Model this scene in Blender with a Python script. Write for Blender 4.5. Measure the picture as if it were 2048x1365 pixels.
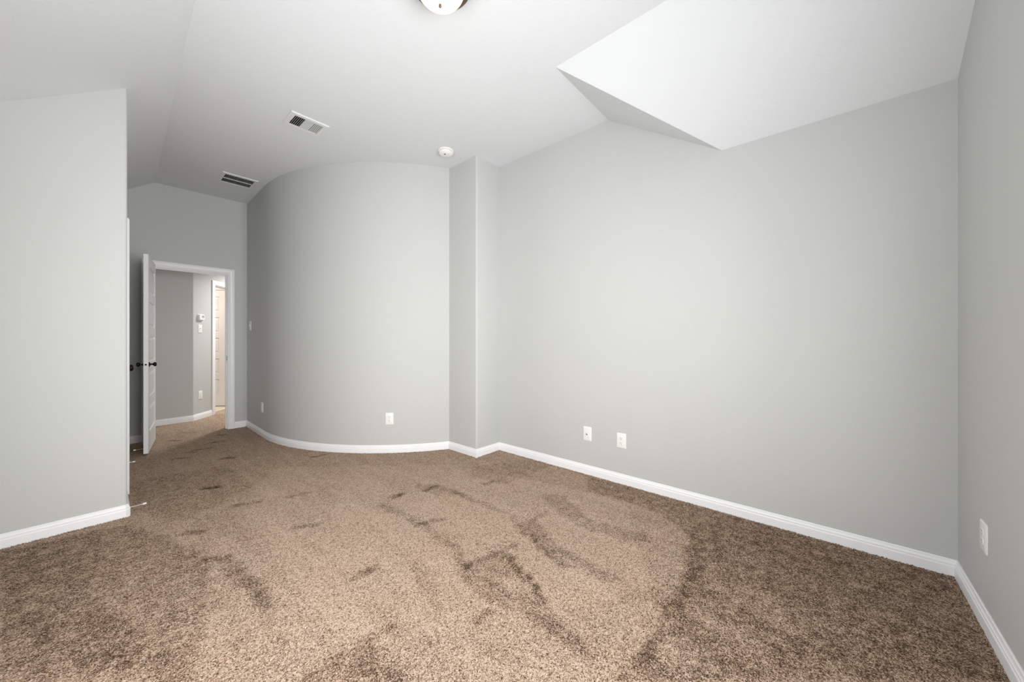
import bpy, math, random
import numpy as np
from mathutils import Vector, Matrix

for o in list(bpy.data.objects):
    bpy.data.objects.remove(o)
random.seed(7)
S = bpy.context.scene
C = S.collection
PI = math.pi

# ------------------------------------------------------------------ camera
cam_d = bpy.data.cameras.new('camera')
cam_d.sensor_width = 36.0
cam_d.lens = 718.0 / 2048 * 36.0
cam_d.shift_y = -3.2 / 2048
cam_d.clip_start = 0.02
cam = bpy.data.objects.new('camera', cam_d)
C.objects.link(cam)
cam.location = (0, 0, 1.18)
cam.rotation_euler = (PI / 2, 0, -math.atan2(0.75219, 0.65895))
S.camera = cam

# ------------------------------------------------------------------ view and world
S.view_settings.view_transform = 'Standard'
S.view_settings.look = 'None'
S.view_settings.gamma = 1.0
S.view_settings.use_curve_mapping = False
S.view_settings.exposure = 0.0
W = bpy.data.worlds.new('world')
S.world = W
W.use_nodes = True
W.node_tree.nodes['Background'].inputs[0].default_value = (0.86, 0.93, 1.0, 1)
W.node_tree.nodes['Background'].inputs[1].default_value = 1.0


def area(name, loc, direction, sx, sy, power, col, spread=PI):
    d = bpy.data.lights.new(name, 'AREA')
    d.shape = 'RECTANGLE'; d.size = sx; d.size_y = sy
    d.energy = power; d.color = col; d.spread = spread
    o = bpy.data.objects.new(name, d); C.objects.link(o)
    o.location = loc
    o.rotation_euler = Vector(direction).to_track_quat('-Z', 'Y').to_euler()
    return o


# daylight entering through the two windows behind the camera, the lamp of the hall and of the bathroom
area('daylight_back_window', (0.95, -0.56, 1.32), (0, 1, 0.0), 1.60, 1.50, 38, (1.0, 1.0, 0.985))
area('daylight_back_window_sky', (0.95, -0.565, 1.32), (0, 1, 0.0), 1.60, 1.50, 31, (1.0, 1.0, 0.985), 2.1)
area('daylight_back_window_ground', (0.95, -0.57, 1.32), (0, 1, 0.5), 1.60, 1.50, 10, (1.0, 0.995, 0.98), 2.1)
area('daylight_side_window', (-0.59, 1.30, 1.22), (1, 0, -0.2), 1.80, 1.40, 49, (1.0, 1.0, 0.985))
area('hall_lamp_light', (2.15, 7.22, 2.50), (0, 0, -1), 0.4, 0.4, 45, (1.0, 0.985, 0.96), 2.65)
area('bath_lamp_light', (0.35, 7.70, 2.50), (0, 0, -1), 0.5, 0.3, 27, (1.0, 0.84, 0.70))

# ------------------------------------------------------------------ room measurements (metres)
XR, YB, YL, YF = 2.794, -0.490, 3.497, 5.919     # right, back, left and far walls
XS, XP = -0.520, 0.110                           # side wall, passage wall
ZC = 3.02                                        # flat ceiling
CCX, CCY, CR = 3.4864, 5.0073, 2.204             # curved wall
PX, PY = 2.462, 2.628                            # column corner

# carpet tone: brushed patches, vacuum lines, foot marks and broad areas (metres on the floor)
NAP_TONE_PATCHES = [
    (0.6, [(2.78, 0.59), (2.77, -0.48), (2.06, -0.47), (1.17, 0.54), (1.31, 0.53), (1.53, 0.51), (1.61, 0.54), (1.85, 0.51), (2.17, 0.58), (2.33, 0.63)]),
    (0.4, [(2.76, 1.56), (2.8, 0.6), (2.33, 0.63), (2.51, 0.91), (2.48, 1.38)]),
    (-0.3, [(1.71, 0.47), (1.73, 0.32), (1.62, 0.14), (1.56, 0.17), (1.64, 0.31), (1.65, 0.48)]),
    (-0.35, [(1.41, 0.51), (1.49, 0.46), (1.42, 0.35), (1.35, 0.37), (1.34, 0.45)]),
    (-0.2, [(1.94, 0.46), (2.05, 0.23), (1.84, 0.04), (1.8, 0.12), (1.86, 0.3)]),
    (0.3, [(1.73, 0.65), (1.85, 0.51), (1.71, 0.47), (1.58, 0.53), (1.63, 0.59)]),
    (0.35, [(2.19, 1.64), (2.31, 1.5), (2.09, 1.13), (2.19, 0.84), (2.09, 0.79), (2.02, 0.86), (1.98, 1.07), (2.0, 1.28)]),
    (0.45, [(1.73, 1.49), (1.86, 1.44), (1.71, 1.11), (1.69, 0.75), (1.63, 0.78), (1.57, 1.03), (1.62, 1.25)]),
    (0.45, [(1.25, 1.53), (1.25, 1.41), (1.48, 1.35), (1.42, 1.21), (1.32, 0.95), (1.21, 0.66), (1.16, 0.69), (1.19, 0.82), (1.17, 0.96), (1.15, 1.1), (1.14, 1.3)]),
    (-0.4, [(1.29, 1.22), (1.35, 1.18), (1.33, 1.05), (1.27, 1.09)]),
    (0.5, [(0.5, 1.39), (0.63, 1.36), (0.69, 1.39), (0.7, 1.31), (0.72, 1.12), (0.73, 1.04), (0.45, 1.36)]),
    (0.55, [(0.4, 2.46), (0.46, 2.46), (0.52, 2.02), (0.5, 1.86), (0.46, 1.83), (0.41, 2.27)]),
    (0.3, [(-0.05, 2.43), (0.1, 2.15), (0.11, 1.98), (0.08, 1.87), (-0.01, 1.92), (-0.08, 2.08)]),
    (0.25, [(-0.21, 2.54), (-0.18, 2.56), (-0.08, 2.16), (-0.13, 2.19)]),
    (0.15, [(-0.38, 3.47), (-0.01, 3.39), (-0.04, 2.52), (-0.18, 2.07), (-0.23, 2.14)]),
    (0.2, [(2.06, 2.62), (2.87, 2.09), (2.72, 1.94), (2.17, 1.96), (2.07, 2.32), (2.22, 2.43)]),
    (0.3, [(1.7, 2.55), (1.79, 2.33), (1.85, 1.99), (1.68, 2.23), (1.64, 2.44)]),
    (0.22, [(0.15, 4.33), (0.76, 4.26), (0.78, 3.46), (0.31, 3.12), (0.15, 3.6)]),
    (-0.16, [(1.08, 3.79), (2.16, 2.67), (2.54, 1.12), (1.74, 0.64), (1.26, 0.89), (0.62, 1.36), (0.61, 1.87), (0.67, 3.25)]),  # broad lighter area over the middle of the floor
    (0.38, [(-0.38, 3.47), (0.1, 3.36), (0.39, 2.54), (0.22, 1.62), (-0.23, 2.14)]),  # broad darker area at the front left
]
NAP_STROKES = [
    (0.6, 0.02, [(1.25, 1.41), (1.56, 1.35)]),
    (0.4, 0.03, [(1.31, 2.37), (1.34, 1.99), (1.31, 1.6), (1.26, 1.41)]),
    (0.35, 0.025, [(1.79, 2.39), (1.8, 1.59), (1.58, 1.03)]),
    (0.35, 0.03, [(1.08, 1.64), (0.98, 1.3)]),
    (0.4, 0.02, [(1.86, 1.44), (2.0, 1.44)]),
    (0.5, 0.02, [(1.46, 1.32), (1.36, 1.05)]),
    (0.4, 0.02, [(1.45, 1.26), (1.31, 0.95)]),
    (0.35, 0.025, [(2.17, 0.58), (1.89, 0.52)]),
    (0.35, 0.02, [(1.29, 0.52), (1.42, 0.52)]),
    (0.3, 0.03, [(0.32, 2.1), (0.33, 2.0)]),
    (0.25, 0.02, [(0.78, 2.28), (0.82, 2.08)]),
]
NAP_SPOTS = [(2.11, 2.08), (1.39, 1.93), (0.88, 1.76), (1.07, 1.1), (1.47, 2.44), (0.75, 1.35), (0.85, 2.47), (0.98, 3.02), (0.69, 3.13), (0.36, 2.92), (1.71, 2.36), (1.47, 2.43), (1.44, 3.87), (0.82, 4.46), (0.58, 3.66), (0.88, 1.76), (0.41, 2.48), (0.71, 6.08), (0.88, 5.26), (0.71, 5.05), (0.51, 4.81), (0.83, 4.48), (0.55, 5.71), (0.57, 3.69), (0.96, 5.61), (0.61, 4.99), (0.75, 4.03)]
NAP_GAIN = 0.40
CARPET = ((0.053, 0.034, 0.022), (0.217, 0.144, 0.100), (0.515, 0.382, 0.280), (0.725, 0.577, 0.460))   # linear, dark gaps to tuft tips

# ------------------------------------------------------------------ materials
def mat(name, base=(0.8, 0.8, 0.8), rough=0.6, metal=0.0, spec=0.5):
    m = bpy.data.materials.new(name); m.use_nodes = True
    b = m.node_tree.nodes['Principled BSDF']
    b.inputs['Base Color'].default_value = (*base, 1)
    b.inputs['Roughness'].default_value = rough
    b.inputs['Metallic'].default_value = metal
    b.inputs['Specular IOR Level'].default_value = spec
    return m, m.node_tree.nodes, m.node_tree.links, b


def painted(name, base, rough, scale, strength, dist=0.002, var=0.02, detail=4):
    m, n, l, b = mat(name, base, rough, spec=0.3)
    tc = n.new('ShaderNodeTexCoord')
    t = n.new('ShaderNodeTexNoise'); t.inputs['Scale'].default_value = scale; t.inputs['Detail'].default_value = detail
    t.inputs['Roughness'].default_value = 0.6
    l.new(tc.outputs['Object'], t.inputs['Vector'])
    bp = n.new('ShaderNodeBump'); bp.inputs['Strength'].default_value = strength; bp.inputs['Distance'].default_value = dist
    l.new(t.outputs['Fac'], bp.inputs['Height']); l.new(bp.outputs['Normal'], b.inputs['Normal'])
    t2 = n.new('ShaderNodeTexNoise'); t2.inputs['Scale'].default_value = 1.3; t2.inputs['Detail'].default_value = 2
    l.new(tc.outputs['Object'], t2.inputs['Vector'])
    r = n.new('ShaderNodeMix'); r.data_type = 'RGBA'
    r.inputs[6].default_value = (*[c * (1 - var) for c in base], 1); r.inputs[7].default_value = (*[c * (1 + var) for c in base], 1)
    l.new(t2.outputs['Fac'], r.inputs[0]); l.new(r.outputs[2], b.inputs['Base Color'])
    return m


M = {}
M['wall'] = painted('grey_wall_paint', (0.545, 0.553, 0.543), 0.62, 150, 0.35)
M['ceiling'] = painted('white_ceiling_paint', (0.722, 0.742, 0.768), 0.8, 95, 0.4, 0.003)
M['trim'] = painted('white_trim_paint', (0.88, 0.885, 0.90), 0.32, 40, 0.05)
M['door'] = painted('white_door_paint', (0.86, 0.86, 0.865), 0.38, 60, 0.08)
M['plastic'] = painted('white_plastic', (0.84, 0.84, 0.82), 0.3, 200, 0.02)
M['bronze'], n, l, b = mat('dark_bronze_metal', (0.025, 0.021, 0.018), 0.22, 1.0)
b.inputs['Metallic'].default_value = 0.85
t = n.new('ShaderNodeTexNoise'); t.inputs['Scale'].default_value = 60
rr = n.new('ShaderNodeMapRange'); rr.inputs[3].default_value = 0.16; rr.inputs[4].default_value = 0.3
l.new(t.outputs['Fac'], rr.inputs[0]); l.new(rr.outputs[0], b.inputs['Roughness'])
M['ring'], n, l, b = mat('brushed_bronze_metal', (0.20, 0.155, 0.12), 0.35, 0.9)
t = n.new('ShaderNodeTexNoise'); t.inputs['Scale'].default_value = 45
rr = n.new('ShaderNodeMapRange'); rr.inputs[3].default_value = 0.28; rr.inputs[4].default_value = 0.42
l.new(t.outputs['Fac'], rr.inputs[0]); l.new(rr.outputs[0], b.inputs['Roughness'])
M['steel'], n, l, b = mat('satin_steel', (0.55, 0.55, 0.54), 0.3, 1.0)
t = n.new('ShaderNodeTexNoise'); t.inputs['Scale'].default_value = 80
rr = n.new('ShaderNodeMapRange'); rr.inputs[3].default_value = 0.25; rr.inputs[4].default_value = 0.4
l.new(t.outputs['Fac'], rr.inputs[0]); l.new(rr.outputs[0], b.inputs['Roughness'])
M['vent'] = painted('off_white_vent_enamel', (0.74, 0.745, 0.74), 0.45, 200, 0.02)
M['dark'] = painted('painted_duct_shade', (0.012, 0.012, 0.012), 0.9, 30, 0.1)  # near-black colour standing for the shade inside the vent ducts
M['grey_plastic'] = painted('grey_plastic', (0.16, 0.16, 0.155), 0.4, 100, 0.05)
M['display'] = painted('thermostat_display', (0.42, 0.45, 0.42), 0.2, 100, 0.01)
M['rubber'] = painted('white_rubber', (0.82, 0.81, 0.78), 0.6, 90, 0.05)
# lit frosted glass bowl: brightest and whitest near the bulb behind it, warm towards the rim
M['bowl'], n, l, b = mat('lit_frosted_glass', (0.55, 0.52, 0.46), 0.35)
tc = n.new('ShaderNodeTexCoord'); vd = n.new('ShaderNodeVectorMath'); vd.operation = 'DISTANCE'
vd.inputs[1].default_value = (-0.045, 0.02, 0.10)
l.new(tc.outputs['Object'], vd.inputs[0])
cr = n.new('ShaderNodeValToRGB')
cr.color_ramp.elements[0].position = 0.05; cr.color_ramp.elements[0].color = (1.0, 0.96, 0.86, 1)
cr.color_ramp.elements[1].position = 0.19; cr.color_ramp.elements[1].color = (0.85, 0.45, 0.20, 1)
e_ = cr.color_ramp.elements.new(0.11); e_.color = (1.0, 0.86, 0.56, 1)
l.new(vd.outputs['Value'], cr.inputs[0]); l.new(cr.outputs[0], b.inputs['Emission Color'])
b.inputs['Emission Strength'].default_value = 1.0

# bathroom tile
m, n, l, b = mat('cream_floor_tile', (0.55, 0.45, 0.36), 0.35)
M['tile'] = m
tc = n.new('ShaderNodeTexCoord'); bk = n.new('ShaderNodeTexBrick'); bk.offset = 0
bk.inputs['Color1'].default_value = (0.58, 0.50, 0.42, 1); bk.inputs['Color2'].default_value = (0.54, 0.46, 0.38, 1)
bk.inputs['Mortar'].default_value = (0.30, 0.25, 0.20, 1); bk.inputs['Scale'].default_value = 1
bk.inputs['Brick Width'].default_value = 0.33; bk.inputs['Row Height'].default_value = 0.33; bk.inputs['Mortar Size'].default_value = 0.006
mp = n.new('ShaderNodeMapping'); mp.inputs['Rotation'].default_value = (0, 0, 0.6)
l.new(tc.outputs['Object'], mp.inputs[0]); l.new(mp.outputs[0], bk.inputs[0]); l.new(bk.outputs[0], b.inputs['Base Color'])

# carpet: speckled tufts; the attribute "nap" holds brushed marks and broad tone areas
m, n, l, b = mat('brown_cut_pile_carpet', (0.3, 0.22, 0.16), 0.95, spec=0.08)
M['carpet'] = m
tc = n.new('ShaderNodeTexCoord')
nap = n.new('ShaderNodeAttribute'); nap.attribute_name = 'nap'
big = n.new('ShaderNodeTexNoise'); big.inputs['Scale'].default_value = 2.1; big.inputs['Detail'].default_value = 5; big.inputs['Roughness'].default_value = 0.62
l.new(tc.outputs['Object'], big.inputs['Vector'])
warp = n.new('ShaderNodeTexNoise'); warp.inputs['Scale'].default_value = 90; warp.inputs['Detail'].default_value = 1
l.new(tc.outputs['Object'], warp.inputs['Vector'])
va = n.new('ShaderNodeVectorMath'); va.operation = 'MULTIPLY_ADD'; va.inputs[1].default_value = (0.012, 0.012, 0.0)
l.new(warp.outputs['Color'], va.inputs[0]); l.new(tc.outputs['Object'], va.inputs[2])
fine = n.new('ShaderNodeTexNoise'); fine.inputs['Scale'].default_value = 280; fine.inputs['Detail'].default_value = 3; fine.inputs['Roughness'].default_value = 0.75
l.new(va.outputs[0], fine.inputs['Vector'])
vor = n.new('ShaderNodeTexVoronoi'); vor.inputs['Scale'].default_value = 250
l.new(va.outputs[0], vor.inputs['Vector'])


def math_node(op, a=None, bb=None, av=None, bv=None, clamp=False):
    q = n.new('ShaderNodeMath'); q.operation = op; q.use_clamp = clamp
    if a is not None: l.new(a, q.inputs[0])
    if bb is not None: l.new(bb, q.inputs[1])
    if av is not None: q.inputs[0].default_value = av
    if bv is not None: q.inputs[1].default_value = bv
    return q.outputs[0]


# speckle height: noise contrast with voronoi cells
fc = math_node('MULTIPLY_ADD', fine.outputs['Fac'], bv=2.4); fc.node.inputs[2].default_value = -0.68
vc = math_node('MULTIPLY_ADD', vor.outputs['Distance'], bv=-0.7); vc.node.inputs[2].default_value = 0.47
vor2 = n.new('ShaderNodeTexVoronoi'); vor2.inputs['Scale'].default_value = 210
l.new(va.outputs[0], vor2.inputs['Vector'])
sepc = n.new('ShaderNodeSeparateColor'); l.new(vor2.outputs['Color'], sepc.inputs[0])
rnd = math_node('MULTIPLY_ADD', sepc.outputs[0], bv=0.55); rnd.node.inputs[2].default_value = -0.27
h = math_node('ADD', math_node('ADD', fc, vc), rnd)
smp = n.new('ShaderNodeMapping'); smp.inputs['Rotation'].default_value = (0, 0, 0.12); smp.inputs['Scale'].default_value = (11.0, 1.7, 1.0)
l.new(tc.outputs['Object'], smp.inputs[0])
streak = n.new('ShaderNodeTexNoise'); streak.inputs['Scale'].default_value = 1.0; streak.inputs['Detail'].default_value = 3
l.new(smp.outputs[0], streak.inputs['Vector'])
st_ = math_node('MULTIPLY_ADD', streak.outputs['Fac'], bv=1.2); st_.node.inputs[2].default_value = -0.60
bigc = math_node('MULTIPLY_ADD', big.outputs['Fac'], st_, bv=0.6)
bigc = math_node('ADD', bigc, bv=-0.30)
clump = n.new('ShaderNodeTexNoise'); clump.inputs['Scale'].default_value = 17; clump.inputs['Detail'].default_value = 5; clump.inputs['Roughness'].default_value = 0.7
l.new(tc.outputs['Object'], clump.inputs['Vector'])
cl1 = math_node('MULTIPLY_ADD', clump.outputs['Fac'], bv=3.4); cl1.node.inputs[2].default_value = -0.72
napc = math_node('MULTIPLY', nap.outputs['Fac'], cl1)
cl2 = math_node('MULTIPLY_ADD', clump.outputs['Fac'], bv=0.7); cl2.node.inputs[2].default_value = -0.35
shift = math_node('ADD', math_node('ADD', napc, cl2), bigc)
shift = math_node('MULTIPLY', shift, bv=NAP_GAIN)
hs = math_node('SUBTRACT', h, shift)
ramp = n.new('ShaderNodeValToRGB')
els = ramp.color_ramp.elements
els[0].position = 0.0; els[0].color = (*CARPET[0], 1)
els[1].position = 1.0; els[1].color = (*CARPET[3], 1)
for p, c in ((0.30, CARPET[1]), (0.62, CARPET[2])):
    e = els.new(p); e.color = (*c, 1)
l.new(hs, ramp.inputs[0])
# faint warm and cool dye variation
hue = n.new('ShaderNodeTexNoise'); hue.inputs['Scale'].default_value = 3.3; hue.inputs['Detail'].default_value = 3
l.new(tc.outputs['Object'], hue.inputs['Vector'])
mx = n.new('ShaderNodeMix'); mx.data_type = 'RGBA'; mx.blend_type = 'MULTIPLY'; mx.inputs[0].default_value = 1
tint = n.new('ShaderNodeMix'); tint.data_type = 'RGBA'
tint.inputs[6].default_value = (0.98, 1.0, 1.03, 1); tint.inputs[7].default_value = (1.05, 0.99, 0.94, 1)
l.new(hue.outputs['Fac'], tint.inputs[0]); l.new(ramp.outputs[0], mx.inputs[6]); l.new(tint.outputs[2], mx.inputs[7])
l.new(mx.outputs[2], b.inputs['Base Color'])
bp = n.new('ShaderNodeBump'); bp.inputs['Strength'].default_value = 0.7; bp.inputs['Distance'].default_value = 0.0035
l.new(h, bp.inputs['Height']); l.new(bp.outputs[0], b.inputs['Normal'])


# ------------------------------------------------------------------ mesh helpers
class MB:
    """collects vertices and faces of ONE mesh"""
    def __init__(s): s.v = []; s.f = []; s.sm = []

    def add(s, vs, fs, smooth=False):
        k = len(s.v); s.v += [tuple(v) for v in vs]
        for f in fs: s.f.append([i + k for i in f]); s.sm.append(smooth)
        return s

    def box(s, x0, x1, y0, y1, z0, z1, T=None):
        vs = [Vector((x, y, z)) for z in (z0, z1) for x, y in ((x0, y0), (x1, y0), (x1, y1), (x0, y1))]
        if T: vs = [T @ v for v in vs]
        return s.add(vs, [(0, 3, 2, 1), (4, 5, 6, 7), (0, 1, 5, 4), (1, 2, 6, 5), (2, 3, 7, 6), (3, 0, 4, 7)])

    def frustum(s, r0, z0, r1, z1, T=None):
        """two rectangles (x0,x1,y0,y1) at z0 and z1 joined by slanted sides, closed"""
        vs = [Vector((x, y, z)) for r, z in ((r0, z0), (r1, z1)) for x, y in ((r[0], r[2]), (r[1], r[2]), (r[1], r[3]), (r[0], r[3]))]
        if T: vs = [T @ v for v in vs]
        return s.add(vs, [(0, 3, 2, 1), (4, 5, 6, 7), (0, 1, 5, 4), (1, 2, 6, 5), (2, 3, 7, 6), (3, 0, 4, 7)])

    def prism(s, pts, z0, z1, T=None, smooth=False):
        n_ = len(pts)
        vs = [Vector((x, y, z)) for z in (z0, z1) for x, y in pts]
        if T: vs = [T @ v for v in vs]
        s.add(vs, [list(range(n_))[::-1], [i + n_ for i in range(n_)]])
        k = len(s.v) - 2 * n_
        for i in range(n_):
            j = (i + 1) % n_
            s.f.append([k + i, k + j, k + j + n_, k + i + n_]); s.sm.append(smooth)
        return s

    def lathe(s, prof, T=None, seg=32, smooth=True):
        """profile of (radius, height) about local Z"""
        vs = []
        for r, z in prof:
            for i in range(seg):
                a = 2 * PI * i / seg
                v = Vector((r * math.cos(a), r * math.sin(a), z)); vs.append(T @ v if T else v)
        fs = []
        for j in range(len(prof) - 1):
            for i in range(seg):
                a, b_ = j * seg + i, j * seg + (i + 1) % seg
                fs.append((a, b_, b_ + seg, a + seg))
        fs.append(list(range(seg))[::-1]); fs.append([(len(prof) - 1) * seg + i for i in range(seg)])
        return s.add(vs, fs, smooth)

    def sweep(s, path, prof, T=None, prev=None, nxt=None, close=False, smooth=False):
        """path in the plane (a,b); profile (offset to the left of travel, height); mitred"""
        n_ = len(path); P_ = [Vector(p) for p in path]
        dirs = []
        vs = []
        for i in range(n_):
            pa = P_[i - 1] if (i > 0 or close) else (Vector(prev) if prev else None)
            pb = P_[(i + 1) % n_] if (i < n_ - 1 or close) else (Vector(nxt) if nxt else None)
            d0 = (P_[i] - pa).normalized() if pa is not None else (pb - P_[i]).normalized()
            d1 = (pb - P_[i]).normalized() if pb is not None else d0
            n0 = Vector((-d0.y, d0.x)); n1 = Vector((-d1.y, d1.x))
            mt = (n0 + n1); mt = mt / max(1e-6, mt.dot(n0))
            for t_, h_ in prof:
                q = P_[i] + mt * t_
                v = Vector((q.x, q.y, h_)); vs.append(T @ v if T else v)
        m_ = len(prof); fs = []
        for i in range(n_ if close else n_ - 1):
            for j in range(m_):
                a = i * m_ + j; b_ = i * m_ + (j + 1) % m_
                i2 = (i + 1) % n_
                fs.append((a, b_, i2 * m_ + (j + 1) % m_, i2 * m_ + j))
        if not close:
            fs.append(list(range(m_))[::-1]); fs.append([(n_ - 1) * m_ + j for j in range(m_)])
        return s.add(vs, fs, smooth)

    def build(s, name, m_, parent=None, angle=35, bevel=0, label=None):
        me = bpy.data.meshes.new(name); me.from_pydata([tuple(v) for v in s.v], [], s.f); me.update()
        import bmesh
        bm_ = bmesh.new(); bm_.from_mesh(me); bmesh.ops.recalc_face_normals(bm_, faces=bm_.faces); bm_.to_mesh(me); bm_.free()
        if any(s.sm):
            for p in me.polygons: p.use_smooth = True
            me.set_sharp_from_angle(angle=math.radians(angle))
        me.materials.append(m_)
        o = bpy.data.objects.new(name, me); C.objects.link(o)
        if parent is not None: o.parent = parent
        if bevel:
            bv = o.modifiers.new('bevel', 'BEVEL'); bv.width = bevel; bv.segments = 2; bv.limit_method = 'ANGLE'
        if label: o['label'] = label
        return o


def struct(o): o['kind'] = 'structure'; return o


def thing(name, label, cat, loc, rot=None, group=None):
    o = bpy.data.objects.new(name, None); C.objects.link(o)
    o.empty_display_size = 0.05
    if rot is not None: o.matrix_world = Matrix.Translation(loc) @ rot.to_4x4()
    else: o.location = loc
    o['label'] = label; o['category'] = cat
    if group: o['group'] = group
    return o


def copy_tree(o, parent=None):
    c = o.copy(); C.objects.link(c)
    if parent is not None:
        c.parent = parent; c.matrix_parent_inverse = o.matrix_parent_inverse.copy()
    for ch in list(o.children): copy_tree(ch, c)
    return c


def on_wall(nx, ny):
    """rotation whose local X runs along the wall, Y is up, Z points out of the wall (nx, ny)"""
    z = Vector((nx, ny, 0)).normalized(); y = Vector((0, 0, 1)); x = y.cross(z)
    return Matrix((x, y, z)).transposed()


def ridge_x(y): return 0.332 + (y - 2.57) * 0.0219
def left_z(x, y): return ZC - 0.69 * (ridge_x(y) - x)


# ------------------------------------------------------------------ floor
def smooth01(x):
    x = np.clip(x, 0, 1); return x * x * (3 - 2 * x)


def nap_field(X, Y):
    F = np.zeros_like(X)
    rng = np.random.RandomState(3)
    wx = X + 0.007 * np.sin(Y * 23 + 1.3 * np.sin(X * 17)) + 0.006 * np.sin(Y * 61 + X * 40)
    wy = Y + 0.007 * np.sin(X * 19 + 1.7 * np.sin(Y * 13)) + 0.006 * np.sin(X * 53 - Y * 37)

    def segdist(a, b_):
        ax, ay = a; bx, by = b_; dx, dy = bx - ax, by - ay
        t_ = np.clip(((wx - ax) * dx + (wy - ay) * dy) / (dx * dx + dy * dy + 1e-9), 0, 1)
        return np.hypot(wx - ax - t_ * dx, wy - ay - t_ * dy)
    for k, poly in NAP_TONE_PATCHES:
        inside = np.zeros(X.shape, bool); dist = np.full(X.shape, 9.0)
        m_ = len(poly)
        for i in range(m_):
            (x0, y0), (x1, y1) = poly[i], poly[(i + 1) % m_]
            cond = (y0 > wy) != (y1 > wy)
            xs = (x1 - x0) * (wy - y0) / ((y1 - y0) if y1 != y0 else 1e-9) + x0
            inside ^= cond & (wx < xs)
            dist = np.minimum(dist, segdist((x0, y0), (x1, y1)))
        sd = np.where(inside, dist, -dist)
        F += k * smooth01(sd / 0.040 + 0.5)
    for k, r, pts in NAP_STROKES:
        dd = np.full(X.shape, 9.0)
        for a, b_ in zip(pts[:-1], pts[1:]): dd = np.minimum(dd, segdist(a, b_))
        F += k * np.exp(-(dd / r) ** 2)
    for (px, py) in NAP_SPOTS:
        a = rng.uniform(-0.9, 0.2); L_ = rng.uniform(0.035, 0.07)
        F += rng.uniform(0.45, 0.8) * np.exp(-(segdist((px - L_ * math.cos(a), py - L_ * math.sin(a)), (px + L_ * math.cos(a), py + L_ * math.sin(a))) / 0.024) ** 2)
    return F


def carpet_mesh():
    step = 0.014
    xs = np.arange(-0.66, 3.70 + step, step); ys = np.arange(-0.62, 9.2 + step, step)
    X, Y = np.meshgrid(xs, ys)
    F = nap_field(X, Y)
    nx_, ny_ = len(xs), len(ys)
    co = np.stack([X.ravel(), Y.ravel(), np.zeros(X.size)], 1)
    idx = np.arange(nx_ * ny_).reshape(ny_, nx_)
    q = np.stack([idx[:-1, :-1], idx[:-1, 1:], idx[1:, 1:], idx[1:, :-1]], -1).reshape(-1, 4)
    me = bpy.data.meshes.new('floor')
    me.vertices.add(len(co)); me.vertices.foreach_set('co', co.ravel().astype(np.float32))
    me.loops.add(q.size); me.loops.foreach_set('vertex_index', q.ravel().astype(np.int32))
    me.polygons.add(len(q)); me.polygons.foreach_set('loop_start', (np.arange(len(q)) * 4).astype(np.int32))
    me.update(calc_edges=True)
    at = me.attributes.new('nap', 'FLOAT', 'POINT'); at.data.foreach_set('value', F.ravel().astype(np.float32))
    me.materials.append(M['carpet'])
    o = bpy.data.objects.new('floor', me); C.objects.link(o)
    return struct(o)


carpet_mesh()

# ------------------------------------------------------------------ ceiling
cl = MB()
def poly_up(pts):
    k = len(pts); cl.add(list(pts) + [(p[0], p[1], p[2] + 0.08) for p in pts],
                         [list(range(k)), [i + k for i in range(k)][::-1]] + [(i, (i + 1) % k, (i + 1) % k + k, i + k) for i in range(k)])
y0, y1 = YB - 0.14, YF + 0.05
hx = 2.95; hy = 1.376 - 0.836 * (hx - 2.017) / 0.777; hz_ = 3.02 - 0.545 * (hx - 2.017) / 0.777
poly_up([(XS - 0.14, y0, left_z(XS - 0.14, y0)), (ridge_x(y0), y0, ZC), (ridge_x(y1), y1, ZC), (XS - 0.14, y1, left_z(XS - 0.14, y1))])
poly_up([(ridge_x(y0), y0, ZC), (2.017, y0, ZC), (2.017, 1.376, ZC), (hx, 1.376, ZC), (hx, y1, ZC), (ridge_x(y1), y1, ZC)])
poly_up([(2.017, y0, ZC), (hx, y0, hz_), (hx, hy, hz_), (2.017, 1.376, ZC)])
poly_up([(2.017, 1.376, ZC), (hx, hy, hz_), (hx, 1.376, ZC)])
struct(cl.build('ceiling', M['ceiling']))
struct(MB().box(-1.2, 3.7, YF + 0.06, 9.2, 2.60, 2.68).build('ceiling_hall', M['ceiling']))

# ------------------------------------------------------------------ walls
ZT = 3.25
struct(MB().box(XR, XR + 0.12, YB - 0.12, PY + 0.3, 0, ZT).build('wall_right', M['wall']))


def wall_with_hole(name, T, a0, a1, h0, h1, b0, b1, top, thick):
    """wall in local (along, out, up); hole a0..a1 x h0..h1; wall b0..b1 x 0..top; room side at out=0"""
    w = MB()
    w.box(b0, a0, -thick, 0, 0, top, T); w.box(a1, b1, -thick, 0, 0, top, T); w.box(a0, a1, -thick, 0, h1, top, T)
    if h0 > 0: w.box(a0, a1, -thick, 0, 0, h0, T)
    return struct(w.build(name, M['wall']))


def frame_T(ox, oy, ax, ay):
    """local x along (ax,ay), local y = out to the left... normal (-ay,ax), z up"""
    a = Vector((ax, ay, 0)).normalized(); o_ = Vector((-a.y, a.x, 0))
    Mx = Matrix((a, o_, Vector((0, 0, 1)))).transposed().to_4x4()
    return Matrix.Translation((ox, oy, 0)) @ Mx


TB = frame_T(0, YB, 1, 0)                       # back wall, room is +y
wall_with_hole('wall_back', TB, 0.15, 1.75, 0.57, 2.07, XS - 0.12, XR, ZT, 0.12)
TS = frame_T(XS, 0, 0, -1)                      # side wall, room is +x ; local x = -y
wall_with_hole('wall_side', TS, -2.20, -0.40, 0.52, 1.92, -YL - 0.12, -YB, ZT, 0.12)

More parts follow.
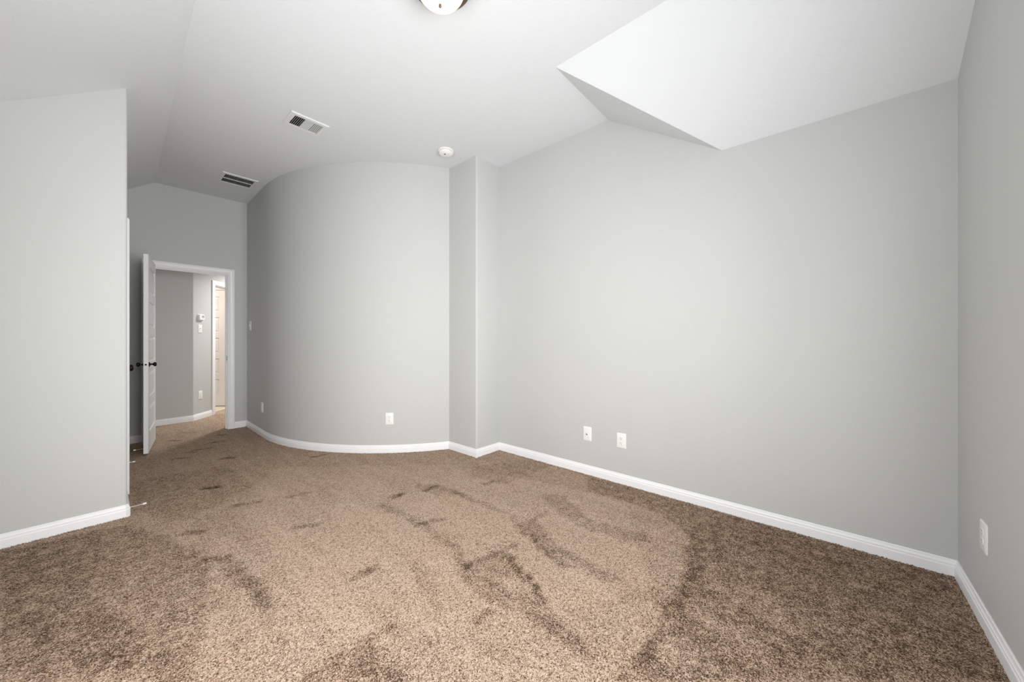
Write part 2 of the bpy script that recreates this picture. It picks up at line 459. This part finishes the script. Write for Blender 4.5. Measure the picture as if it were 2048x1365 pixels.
# left wall with a rounded free end
r_ = 0.018
arc = [(XP - r_ + r_ * math.cos(a), YL + r_ - r_ * math.sin(a)) for a in [i * PI / 16 for i in range(9)]]
wl = MB(); wl.prism(arc[::-1] + [(XP, YL + 0.12), (XS - 0.12, YL + 0.12), (XS - 0.12, YL)], 0, ZT, smooth=True)
struct(wl.build('wall_left', M['wall'], angle=40))

# passage wall (holds the closet door), its face looks to +x
TP = frame_T(XP, 0, 0, -1)
D2A, D2B = 4.060, 4.830                         # closet door opening along y
wall_with_hole('wall_passage', TP, -D2B, -D2A, 0, 2.04, -YF, -(YL + 0.12), ZT, 0.12)

# far wall with the bedroom doorway
D1A, D1B = 0.362, 1.095
TF = frame_T(0, YF, -1, 0)                      # room side is -y ; local x = -x
wall_with_hole('wall_far', TF, -D1B, -D1A, 0, 2.04, -2.9, 0.8, ZT, 0.12)

# curved wall
a0 = math.pi; a1 = math.atan2(-math.sqrt(CR ** 2 - (CCX - PX) ** 2), PX - CCX) + 2 * PI
arcp = [(CCX + CR * math.cos(a0 + (a1 - a0) * i / 72), CCY + CR * math.sin(a0 + (a1 - a0) * i / 72)) for i in range(73)]
arco = [(CCX + (CR - 0.12) * math.cos(a0 + (a1 - a0) * i / 72), CCY + (CR - 0.12) * math.sin(a0 + (a1 - a0) * i / 72)) for i in range(73)]
cw = MB(); cw.prism([(1.296, YF + 0.0)] + arcp + arco[::-1] + [(1.42, YF)], 0, ZT, smooth=True)
struct(cw.build('wall_curved', M['wall'], angle=30))
YCE = arcp[-1][1]

# column with a rounded corner
arc = [(PX + r_ - r_ * math.cos(a), PY + r_ - r_ * math.sin(a)) for a in [i * PI / 16 for i in range(9)]]
pc = MB(); pc.prism(arc + [(XR, PY), (XR, YCE + 0.16), (PX, YCE + 0.16)], 0, ZT, smooth=True)
struct(pc.build('wall_column', M['wall'], angle=40))

# hall beyond the doorway
K = Vector((0.868, 6.898)); dH = Vector((0.64, 0.768)).normalized(); nH = Vector((dH.y, -dH.x))
struct(MB().prism([(K.x, K.y), (K.x - 0.02, K.y + 0.10), (-1.2, K.y - 0.10), (-1.2, K.y - 0.20)], 0, 2.6).build('wall_hall_end', M['wall']))
D3A, D3B = 0.462, 1.150
TH = frame_T(K.x, K.y, -dH.x, -dH.y)            # local x runs back along -dH, out = hall side
wall_with_hole('wall_hall_angled', TH, -D3B, -D3A, 0, 2.04, -1.75, 0.0, 2.6, 0.12)
e = K + dH * 1.75
struct(MB().box(e.x, 3.6, e.y - 0.12, e.y, 0, 2.6).build('wall_hall_back', M['wall']))
struct(MB().box(3.5, 3.62, YF, 9.2, 0, 2.6).build('wall_hall_right', M['wall']))
struct(MB().box(-1.2, -1.08, YF + 0.12, 9.2, 0, 2.6).build('wall_hall_left', M['wall']))
# bathroom shell
struct(MB().box(-1.2, 3.6, 9.08, 9.2, 0, 2.6).build('wall_bath_back', M['wall']))
q = [(K.x - 0.1 * nH.x, K.y + 0.10), (-1.08, K.y + 0.10), (-1.08, 9.08), (e.x, 9.08), (e.x - 0.1, e.y)]
pts = [tuple(K + dH * D3A - nH * 0.10), tuple(K + dH * D3B - nH * 0.10), (2.2, 9.08), (-1.08, 9.08), (-1.08, K.y + 0.10), (K.x - 0.15, K.y + 0.10)]
struct(MB().prism(pts, 0.001, 0.005).build('floor_bathroom', M['tile']))

# ------------------------------------------------------------------ baseboards
BP = [(0, 0), (0.014, 0), (0.014, 0.049), (0.0125, 0.0525), (0.0105, 0.054), (0.0105, 0.058), (0.012, 0.0595), (0.0115, 0.064), (0.0085, 0.068), (0.0065, 0.074), (0.006, 0.080), (0.0035, 0.083), (0, 0.083)]


def board(name, path, prev=None, nxt=None):
    return struct(MB().sweep(path, BP, prev=prev, nxt=nxt, smooth=True).build(name, M['trim'], angle=12))


cas = 0.068
# travelling with the room on the left: right wall runs +y, so go from the back corner to the column
board('baseboard_right', [(XR, YB), (XR, PY)], prev=(XS, YB), nxt=(PX, PY))
board('baseboard_column', [(XR, PY), (PX, PY), (PX, YCE)], prev=(XR, YB), nxt=arcp[-6])
board('baseboard_curved', arcp[::-1] + [(1.296, YF)], prev=(PX, PY), nxt=(0, YF))
board('baseboard_far', [(1.296, YF), (D1B + cas - 0.004, YF)], prev=(1.29, 5))
board('trim_6', [(D1A - cas + 0.004, YF), (XP, YF)], nxt=(XP, 4))
board('baseboard_passage', [(XP, YF), (XP, D2B + cas)], prev=(1, YF))
board('baseboard_left', [(XP, D2A - cas), (XP, YL + 0.012), (XP - 0.012, YL), (XS, YL)], nxt=(XS, YB))
board('baseboard_side', [(XS, YL), (XS, YB)], prev=(XP, YL), nxt=(XR, YB))
board('baseboard_back', [(XS, YB), (XR, YB)], prev=(XS, YL), nxt=(XR, PY))
board('baseboard_hall', [tuple(K + dH * (D3A - cas)), tuple(K), (-1.08, K.y - 0.188)])

# ------------------------------------------------------------------ pile tufts standing against the baseboards
def fringe(paths):
    rng = random.Random(11); f = MB()
    for path in paths:
        for (ax, ay), (bx, by) in zip(path[:-1], path[1:]):
            L_ = math.hypot(bx - ax, by - ay); nx_, ny_ = -(by - ay) / L_, (bx - ax) / L_
            for k in range(int(L_ / 0.0016)):
                s_ = rng.random(); d_ = 0.0155 + abs(rng.gauss(0, 0.007))
                x = ax + (bx - ax) * s_ + nx_ * d_; y = ay + (by - ay) * s_ + ny_ * d_
                a = rng.uniform(0, 2 * PI); r = rng.uniform(0.0014, 0.0026); hh = rng.uniform(0.004, 0.0095) * (1 - min(0.6, (d_ - 0.0155) * 22))
                lx, ly = rng.gauss(0, 0.0028), rng.gauss(0, 0.0028)
                base = [(x + r * math.cos(a + q * 2.094), y + r * math.sin(a + q * 2.094), -0.001) for q in range(3)]
                mid = [(x + lx * 0.5 + r * 0.9 * math.cos(a + q * 2.094), y + ly * 0.5 + r * 0.9 * math.sin(a + q * 2.094), hh * 0.6) for q in range(3)]
                f.add(base + mid + [(x + lx, y + ly, hh)], [(0, 1, 4, 3), (1, 2, 5, 4), (2, 0, 3, 5), (3, 4, 6), (4, 5, 6), (5, 3, 6)], True)
    o_ = f.build('carpet_pile', M['carpet'], angle=80)
    o_['kind'] = 'stuff'; o_['label'] = 'brown carpet pile standing up along the foot of the white baseboards'; o_['category'] = 'carpet'
    return o_


fringe([[(XR, YB), (XR, PY)], [(XR, PY), (PX, PY)], [(PX, PY), (PX, YCE)], arcp[::-1][::6] + [(1.296, YF)], [(XP, YL), (XS, YL)], [(1.95, YB), (XR, YB)]])

# ------------------------------------------------------------------ door casings and jambs
CP = [(0, 0), (0, 0.011), (0.006, 0.015), (0.020, 0.012), (0.026, 0.016), (0.044, 0.019), (0.060, 0.018), (0.068, 0.014), (0.068, 0)]


def casing(name, T, a, b_, top, thick, both=True, proud=1.0):
    """T: local x along wall, y out (room side), z up; opening a..b_"""
    w = MB()
    path = [(a - 0.0, 0), (a - 0.0, top), (b_, top), (b_, 0)]
    # plane (along, up) -> 3d ; profile height = out
    R2 = T @ Matrix(((1, 0, 0, 0), (0, 0, 1, 0), (0, 1, 0, 0), (0, 0, 0, 1)))
    w.sweep(path, [(t_ - 0.004, h_ * proud) for t_, h_ in CP], R2, smooth=True)
    if both:
        R3 = T @ Matrix(((1, 0, 0, 0), (0, 0, -1, -thick), (0, 1, 0, 0), (0, 0, 0, 1)))
        w.sweep(path, [(t_ - 0.004, h_) for t_, h_ in CP], R3, smooth=True)
    # jambs and stop
    jt = 0.012
    w.box(a - 0.001, a + jt, -thick - 0.001, 0.001, 0, top - jt, T); w.box(b_ - jt, b_ + 0.001, -thick - 0.001, 0.001, 0, top - jt, T)
    w.box(a - 0.001, b_ + 0.001, -thick - 0.001, 0.001, top - jt, top + 0.001, T)
    w.box(a + jt, a + jt + 0.010, -0.075, -0.042, 0, top - jt - 0.010, T); w.box(b_ - jt - 0.010, b_ - jt, -0.075, -0.042, 0, top - jt - 0.010, T)
    w.box(a + jt, b_ - jt, -0.075, -0.042, top - jt - 0.010, top - jt, T)
    return struct(w.build(name, M['trim'], angle=25))


c1 = casing('trim_1', TF, -D1B, -D1A, 2.04, 0.12)
c2 = casing('trim_2', TP, -D2B, -D2A, 2.04, 0.12, both=False, proud=1.5)
c3 = casing('trim_3', TH, -D3B, -D3A, 2.04, 0.12)
# strike plate on the latch jamb of the bedroom doorway
MB().box(D1B - 0.0135, D1B - 0.0118, YF + 0.008, YF + 0.036, 0.90, 0.96).build('strike_plate', M['bronze'], c1, label='dark strike plate')


# ------------------------------------------------------------------ doors
def leaf_mesh(w, h=2.03, th=0.035):
    """local x 0..w along the leaf, y 0..th, z 0..h ; five raised panels"""
    b_ = MB(); st = 0.108; top = 0.115; bot = 0.205; rail = 0.10
    ph = (h - top - bot - 4 * rail) / 5
    b_.box(0, st, 0, th, 0, h); b_.box(w - st, w, 0, th, 0, h)
    z = bot; b_.box(st, w - st, 0, th, 0, bot)
    for i in range(5):
        b_.box(st, w - st, 0.010, th - 0.010, z, z + ph)
        for (ya, yb, sg) in ((0.010, 0.002, 1), (th - 0.010, th - 0.002, -1)):
            # sloped moulding and raised field
            g = 0.016
            for (p, q_) in (((st, w - st, z, z + g), 0), ((st, w - st, z + ph - g, z + ph), 0), ((st, st + g, z, z + ph), 1), ((w - st - g, w - st, z, z + ph), 1)):
                pass
            Tm = Matrix(((1, 0, 0, 0), (0, 0, 1, 0), (0, 1, 0, 0), (0, 0, 0, 1)))
            b_.frustum((st + g, w - st - g, z + g, z + ph - g), ya, (st + g + 0.022, w - st - g - 0.022, z + g + 0.022, z + ph - g - 0.022), yb, Tm)
        z += ph
        b_.box(st, w - st, 0, th, z, z + (rail if i < 4 else top)); z += rail
    return b_


KP = [(0.0, 0.0), (0.031, 0.0), (0.032, 0.003), (0.029, 0.007), (0.018, 0.010), (0.012, 0.013), (0.0105, 0.020), (0.0105, 0.032), (0.013, 0.036), (0.021, 0.040), (0.0265, 0.047), (0.0275, 0.055), (0.025, 0.063), (0.017, 0.069), (0.0, 0.071)]


def knob(parent, x, y, z, sign, k=0.82):
    """knob whose axis runs along local y of the door"""
    T = Matrix.Translation((x, y, z)) @ Matrix(((1, 0, 0, 0), (0, 0, sign, 0), (0, 1, 0, 0), (0, 0, 0, 1)))
    return MB().lathe([(max(r * k, 1e-4), h_ * k) for r, h_ in KP], T, 28).build('door_knob', M['bronze'], parent, angle=50)


def hinge(parent, x, y, z):
    T = Matrix.Translation((x, y, z - 0.045))
    return MB().lathe([(0.0055, 0), (0.0055, 0.09), (0.003, 0.094)], T, 12).build('hinge', M['bronze'], parent, angle=50)


def spring_stop(name, parent, origin, direction, length=0.075):
    d_ = Vector(direction).normalized()
    T = Matrix.Translation(origin) @ d_.to_track_quat('Z', 'Y').to_matrix().to_4x4()
    rod = [(0.0085, 0), (0.0085, 0.003), (0.0032, 0.005)]
    k = 14
    for i in range(k):
        z_ = 0.006 + (length - 0.024) * i / k
        rod += [(0.0034, z_), (0.0026, z_ + 0.4 * (length - 0.024) / k)]
    rod += [(0.003, length - 0.017)]
    root = MB().lathe(rod, T, 14).build(name, M['steel'], parent, angle=60)
    tip = MB().lathe([(0.0045, length - 0.018), (0.0065, length - 0.016), (0.0065, length - 0.003), (0.005, length)], T, 16).build('rubber_tip', M['rubber'], root, angle=50)
    tip['label'] = 'white rubber tip'
    return root


# bedroom door: hinged on the left jamb, swung a little past square
w1 = 0.712
hp = Vector((0.412, 5.897)); fe = Vector((0.306, 5.170))
dd = (fe - hp).normalized()
d1 = leaf_mesh(w1).build('door_1', M['door']); struct(d1)
d1.matrix_world = frame_T(hp.x, hp.y, dd.x, dd.y) @ Matrix.Translation((0, -0.035, 0.018))
for sg, yy in ((1, 0.035), (-1, 0.0)): knob(d1, w1 - 0.062, yy, 0.905, sg)
MB().box(w1, w1 + 0.0012, 0.006, 0.029, 0.878, 0.932).build('latch_plate', M['trim'], d1)
MB().box(w1 + 0.001, w1 + 0.007, 0.011, 0.024, 0.897, 0.913).build('latch_bolt', M['bronze'], d1)
for z in (0.25, 1.02, 1.80): hinge(d1, -0.002, -0.005, z)
spring_stop('door_stop', d1, (w1 - 0.04, 0.0, 0.045), (0, -1, 0))

# closet door in the passage wall, closed
w2 = D2B - D2A - 0.030
d2 = leaf_mesh(w2).build('door_2', M['door']); struct(d2)
d2.matrix_world = frame_T(XP + 0.004, D2A + 0.015, 0, 1) @ Matrix.Translation((0, 0.0, 0.016))
knob(d2, w2 - 0.062, 0.0, 0.905, -1, 1.08)
for z in (0.27, 1.05, 1.78): hinge(d2, -0.002, -0.006 - 0.012, z)

spring_stop('door_stop', d2, (w2 - 0.05, 0.0, 0.045), (0, -1, 0), 0.085)

# bathroom inner door seen through the hall
T3 = frame_T(0.900, 8.397, 0.77, -0.64)
d3 = leaf_mesh(0.70).build('door_3', M['door']); struct(d3)
d3.matrix_world = T3 @ Matrix.Translation((0, 0, 0.014))
knob(d3, 0.062, 0.0, 0.905, -1)
struct(MB().box(-0.5, 1.3, 0.040, 0.12, 0, 2.6, T3).build('wall_bath_inner', M['wall']))
struct(MB().box(-0.09, -0.003, 0.0, 0.040, 0, 2.12, T3).box(0.703, 0.79, 0.0, 0.040, 0, 2.12, T3).box(-0.003, 0.703, 0.0, 0.040, 2.05, 2.12, T3).build('trim_4', M['trim']))

# ------------------------------------------------------------------ windows behind the camera
def window(name, T, a, b_, h0, h1):
    f = MB()
    fw = 0.045
    for (x0, x1, z0, z1) in ((a, a + fw, h0, h1), (b_ - fw, b_, h0, h1), (a, b_, h0, h0 + fw), (a, b_, h1 - fw, h1), (a, b_, (h0 + h1) / 2 - 0.02, (h0 + h1) / 2 + 0.02), ((a + b_) / 2 - 0.03, (a + b_) / 2 + 0.03, h0, h1)):
        f.box(x0, x1, -0.085, -0.045, z0, z1, T)
    o = struct(f.build(name, M['trim']))
    MB().box(a - 0.04, b_ + 0.04, -0.045, 0.035, h0 - 0.022, h0, T).build('window_sill', M['trim'], o)
    return o


window('window_1', TB, 0.15, 1.75, 0.57, 2.07)
window('window_2', TS, -2.20, -0.40, 0.52, 1.92)

# ------------------------------------------------------------------ wall plates
PW, PH = 0.080, 0.122


def rrect(w, h, r, k=4):
    pts = []
    for cx_, cy_, s0 in ((w / 2 - r, h / 2 - r, 0), (-w / 2 + r, h / 2 - r, 1), (-w / 2 + r, -h / 2 + r, 2), (w / 2 - r, -h / 2 + r, 3)):
        for i in range(k + 1):
            a = (s0 + i / k) * PI / 2; pts.append((cx_ + r * math.cos(a), cy_ + r * math.sin(a)))
    return pts


def plate_mesh(w=PW, h=PH, d=0.006, extra=0.0):
    b_ = MB(); A = rrect(w, h, 0.003); B = rrect(w - 0.004, h - 0.004, 0.003); Cc = rrect(w - 0.014, h - 0.014, 0.003)
    k = len(A); vs = [(x, y, 0) for x, y in A] + [(x, y, d * 0.5) for x, y in A] + [(x, y, d * 0.75) for x, y in B] + [(x, y, d) for x, y in Cc]
    fs = [list(range(k))[::-1], [3 * k + i for i in range(k)]]
    for j in range(3):
        for i in range(k): fs.append((j * k + i, j * k + (i + 1) % k, (j + 1) * k + (i + 1) % k, (j + 1) * k + i))
    return b_.add(vs, fs, True)


def duplex_outlet(loc, nx, ny, label, group='duplex outlets low on the walls'):
    t_ = thing('wall_outlet', label, 'outlet', loc, on_wall(nx, ny), group)
    plate_mesh().build('cover_plate', M['plastic'], t_, angle=25)
    for sy in (0.0198, -0.0198):
        T = Matrix.Translation((0, sy, 0.004))
        pts = []
        for i in range(28):
            a = 2 * PI * i / 28; x_, y_ = 0.0170 * math.cos(a), 0.0170 * math.sin(a)
            pts.append((x_, max(-0.0140, min(0.0140, y_))))
        r = MB().prism(pts, 0, 0.0042, T).build('receptacle', M['plastic'], t_, bevel=0.0006)
        s_ = MB()
        s_.box(-0.0075, -0.0052, -0.0005, 0.0085, 0.0040, 0.0045, T); s_.box(0.0052, 0.0072, 0.0005, 0.0080, 0.0040, 0.0045, T)
        s_.lathe([(0.0030, 0.0040), (0.0030, 0.0045)], T @ Matrix.Translation((0, -0.0075, 0)), 12)
        s_.build('contact_slots', M['grey_plastic'], r, label='dark contact slots')
    MB().lathe([(0.0032, 0.0055), (0.0028, 0.0070), (0.0008, 0.0074)], None, 14).build('screw', M['plastic'], t_)
    return t_


def toggle_switch(loc, nx, ny, label, group=None):
    t_ = thing('light_switch', label, 'light switch', loc, on_wall(nx, ny), group)
    plate_mesh().build('cover_plate', M['plastic'], t_, angle=25)
    MB().box(-0.0055, 0.0055, -0.0125, 0.0125, 0.0055, 0.0072).build('toggle_frame', M['plastic'], t_)
    MB().frustum((-0.0048, 0.0048, -0.004, 0.010), 0.006, (-0.0040, 0.0040, 0.006, 0.0115), 0.0165).build('toggle', M['plastic'], t_)
    for sy in (0.030, -0.030):
        MB().lathe([(0.0030, 0.0055), (0.0026, 0.0068), (0.0008, 0.0071)], Matrix.Translation((0, sy, 0)), 12).build('screw', M['plastic'], t_)
    return t_


def on_curve(deg):
    a = math.radians(deg); return (CCX + CR * math.cos(a), CCY + CR * math.sin(a)), (math.cos(a), math.sin(a))


# long right wall: cable plate then duplex outlet
t_ = thing('cable_plate', 'white wall plate with one grey coaxial jack, left of the outlet on the long wall', 'wall plate', (XR, 1.571, 0.356), on_wall(-1, 0))
plate_mesh().build('cover_plate', M['plastic'], t_, angle=25)
MB().lathe([(0.0075, 0.0050), (0.0075, 0.0080), (0.0048, 0.0085), (0.0048, 0.0150), (0.0030, 0.0150)], Matrix.Translation((-0.002, -0.004, 0)), 6 * 3).build('coaxial_jack', M['steel'], t_, label='grey metal coaxial jack')
for sy in (0.045, -0.045):
    MB().lathe([(0.0028, 0.0050), (0.0024, 0.0062), (0.0008, 0.0065)], Matrix.Translation((0, sy, 0)), 12).build('screw', M['plastic'], t_)
duplex_outlet((XR, 1.259, 0.353), -1, 0, 'white duplex outlet on the long wall, right of the cable plate')
duplex_outlet((2.395, YB, 0.366), 0, 1, 'white duplex outlet on the short wall near the right corner, seen almost edge-on')
p_, n_ = on_curve(-133.64)
duplex_outlet((p_[0], p_[1], 0.356), n_[0], n_[1], 'white duplex outlet low on the curved wall, left of the column')
duplex_outlet((1.2825, 5.16, 0.354), -1, 0, 'white duplex outlet in the dark left end of the curved wall')
toggle_switch((1.293, 5.735, 1.360), -1, 0, 'white light switch beside the doorway, at the far edge of the curved wall')
a_ = K + dH * 0.138
toggle_switch((a_.x, a_.y, 1.338), nH.x, nH.y, 'white light switch below the thermostat in the hall')
a_ = K + dH * 0.146
duplex_outlet((a_.x, a_.y, 0.352), nH.x, nH.y, 'white duplex outlet low on the hall wall, seen through the doorway')

# thermostat in the hall
a_ = K + dH * 0.145
t_ = thing('thermostat', 'small white thermostat with a grey display on the hall wall above a switch', 'thermostat', (a_.x, a_.y, 1.508), on_wall(nH.x, nH.y))
MB().prism(rrect(0.125, 0.090, 0.016), 0, 0.010).build('base', M['plastic'], t_, bevel=0.002)
MB().prism(rrect(0.112, 0.080, 0.018), 0.010, 0.030).build('body', M['plastic'], t_, bevel=0.005)
MB().prism(rrect(0.048, 0.034, 0.004), 0.0295, 0.0312, Matrix.Translation((0.016, 0.010, 0))).build('display', M['display'], t_)
MB().prism(rrect(0.034, 0.006, 0.002), 0.0295, 0.0318, Matrix.Translation((0.016, -0.020, 0))).build('button', M['plastic'], t_)

# door stop on the baseboard at the free end of the left wall
o = spring_stop('door_stop', None, (XP + 0.012, YL + 0.030, 0.048), (1, 0.10, 0), 0.080)
o['label'] = 'spring door stop with white tip on the baseboard at the left wall end'; o['category'] = 'door stop'

# ------------------------------------------------------------------ ceiling fittings
FLIP = Matrix(((1, 0, 0), (0, -1, 0), (0, 0, -1)))   # local z points down


def ring(b_, outer, inner, z0, z1, inz=None):
    """rectangular ring plate; outer, inner = (x0,x1,y0,y1)"""
    vs = []
    for r, z in ((outer, z0), (outer, z1 * 0.4), ((outer[0] + 0.006, outer[1] - 0.006, outer[2] + 0.006, outer[3] - 0.006), z1), (inner, z1), (inner, z0)):
        vs += [(r[0], r[2], z), (r[1], r[2], z), (r[1], r[3], z), (r[0], r[3], z)]
    fs = []
    for j in range(5):
        k = (j + 1) % 5
        for i in range(4): fs.append((j * 4 + i, j * 4 + (i + 1) % 4, k * 4 + (i + 1) % 4, k * 4 + i))
    return b_.add(vs, fs)


def slat(b_, x, y0, y1, w, tilt, z=0.004, th=0.0012):
    """louvre running along y"""
    T = Matrix.Translation((x, 0, z)) @ Matrix.Rotation(tilt, 4, 'Y')
    b_.box(-w / 2, w / 2, y0, y1, -th / 2, th / 2, T)


# supply register
SX, SY = 0.292, 0.236
t_ = thing('air_vent', 'white ceiling register with dark gaps between the louvres on its left, the vent nearer the lamp', 'air vent', (1.148, 3.345, ZC), FLIP, 'ceiling vents')
f = MB(); ring(f, (-SX / 2, SX / 2, -SY / 2, SY / 2), (-0.108, 0.108, -0.082, 0.082), 0, 0.009); f.build('frame', M['vent'], t_)
MB().box(-0.110, 0.110, -0.084, 0.084, 0.0002, 0.0012).build('duct_shade_sheet', M['dark'], t_, label='black sheet painted as duct shade behind the louvres')  # flat sheet on the ceiling, its black stands for the unlit duct
for i in range(5):
    g = MB(); slat(g, -0.096 + 0.0135 * i, -0.082, 0.082, 0.0085, math.radians(56), 0.006); g.build('louvre', M['vent'], t_)
for i in range(5):
    g = MB(); slat(g, 0.052 + 0.0125 * i, -0.082, 0.082, 0.0085, math.radians(-58), 0.005); g.build('louvre', M['vent'], t_)
g = MB(); g.box(-0.030, -0.0275, -0.082, 0.082, 0.001, 0.010); g.box(0.0375, 0.040, -0.082, 0.082, 0.001, 0.010)
for i in range(20):
    T = Matrix.Translation((0.005, -0.078 + 0.0082 * i, 0.005)) @ Matrix.Rotation(math.radians(70), 4, 'X')
    g.box(-0.033, 0.033, -0.0027, 0.0027, -0.0006, 0.0006, T)
g.build('centre_louvres', M['vent'], t_)
for sx in (-0.126, 0.126): MB().lathe([(0.0035, 0.008), (0.003, 0.0105), (0.001, 0.011)], Matrix.Translation((sx, 0, 0)), 12).build('screw', M['vent'], t_)
MB().box(-0.1135, -0.1105, -0.02, -0.014, 0.008, 0.014).build('damper_lever', M['grey_plastic'], t_)

# return grille
t_ = thing('air_vent', 'white ceiling grille with two rows of dark slots, the vent nearer the doorway', 'air vent', (1.034, 5.130, ZC), FLIP, 'ceiling vents')
SX, SY = 0.332, 0.334
f = MB(); ring(f, (-SX / 2, SX / 2, -SY / 2, SY / 2), (-0.134, 0.134, -0.130, 0.130), 0, 0.009); f.build('frame', M['vent'], t_)
MB().box(-0.136, 0.136, -0.132, 0.132, 0.0002, 0.0012).build('duct_shade_sheet', M['dark'], t_, label='black sheet painted as duct shade behind the slots')  # no hole here: the duct's shade is painted on a flat sheet
MB().box(-0.134, 0.134, -0.004, 0.004, 0.001, 0.0085).build('centre_bar', M['vent'], t_)
for i in range(21):
    g = MB(); slat(g, -0.132 + 0.264 * (i + 1) / 22, -0.130, 0.130, 0.0066, math.radians(78), 0.0055); g.build('louvre', M['vent'], t_)

# smoke detector
t_ = thing('smoke_detector', 'round white smoke detector on the ceiling above the column', 'smoke detector', (2.207, 2.790, ZC), FLIP)
SD = Matrix.Diagonal((1.24, 1.24, 0.95, 1))
MB().lathe([(0.060, 0), (0.062, 0.003), (0.062, 0.012), (0.056, 0.016), (0.02, 0.016)], SD, 40).build('base', M['plastic'], t_, angle=40)
MB().lathe([(0.046, 0.015), (0.048, 0.019)], SD, 40).build('gap', M['grey_plastic'], t_, angle=40)
MB().lathe([(0.053, 0.018), (0.055, 0.022), (0.053, 0.034), (0.044, 0.043), (0.028, 0.048), (0.010, 0.049), (0.0002, 0.049)], SD, 40).build('cover', M['plastic'], t_, angle=40)
MB().lathe([(0.0075, 0.046), (0.0070, 0.0505), (0.0002, 0.0508)], SD @ Matrix.Translation((-0.018, 0.01, 0)), 16).build('test_button', M['grey_plastic'], t_)

# ceiling lamp
t_ = thing('ceiling_light', 'flush ceiling lamp with a lit frosted glass bowl and bronze ring', 'ceiling light', (1.130, 1.475, ZC), FLIP)
MB().lathe([(0.150, 0), (0.158, 0.004), (0.160, 0.016), (0.152, 0.022), (0.157, 0.027), (0.157, 0.035), (0.148, 0.040), (0.128, 0.040), (0.128, 0.02)], None, 56).build('metal_ring', M['ring'], t_, angle=35)
pr = [(0.126, 0.034)]
for i in range(1, 15):
    a = i / 14 * PI / 2
    pr.append((max(0.126 * math.cos(a), 0.0002), 0.040 + 0.100 * math.sin(a)))
MB().lathe(pr, None, 56).build('glass_bowl', M['bowl'], t_, angle=60, label='lit frosted glass bowl')
MB().lathe([(0.004, 0.138), (0.007, 0.141), (0.006, 0.146), (0.0075, 0.150), (0.0035, 0.155), (0.0002, 0.157)], None, 16).build('finial', M['ring'], t_, angle=60)
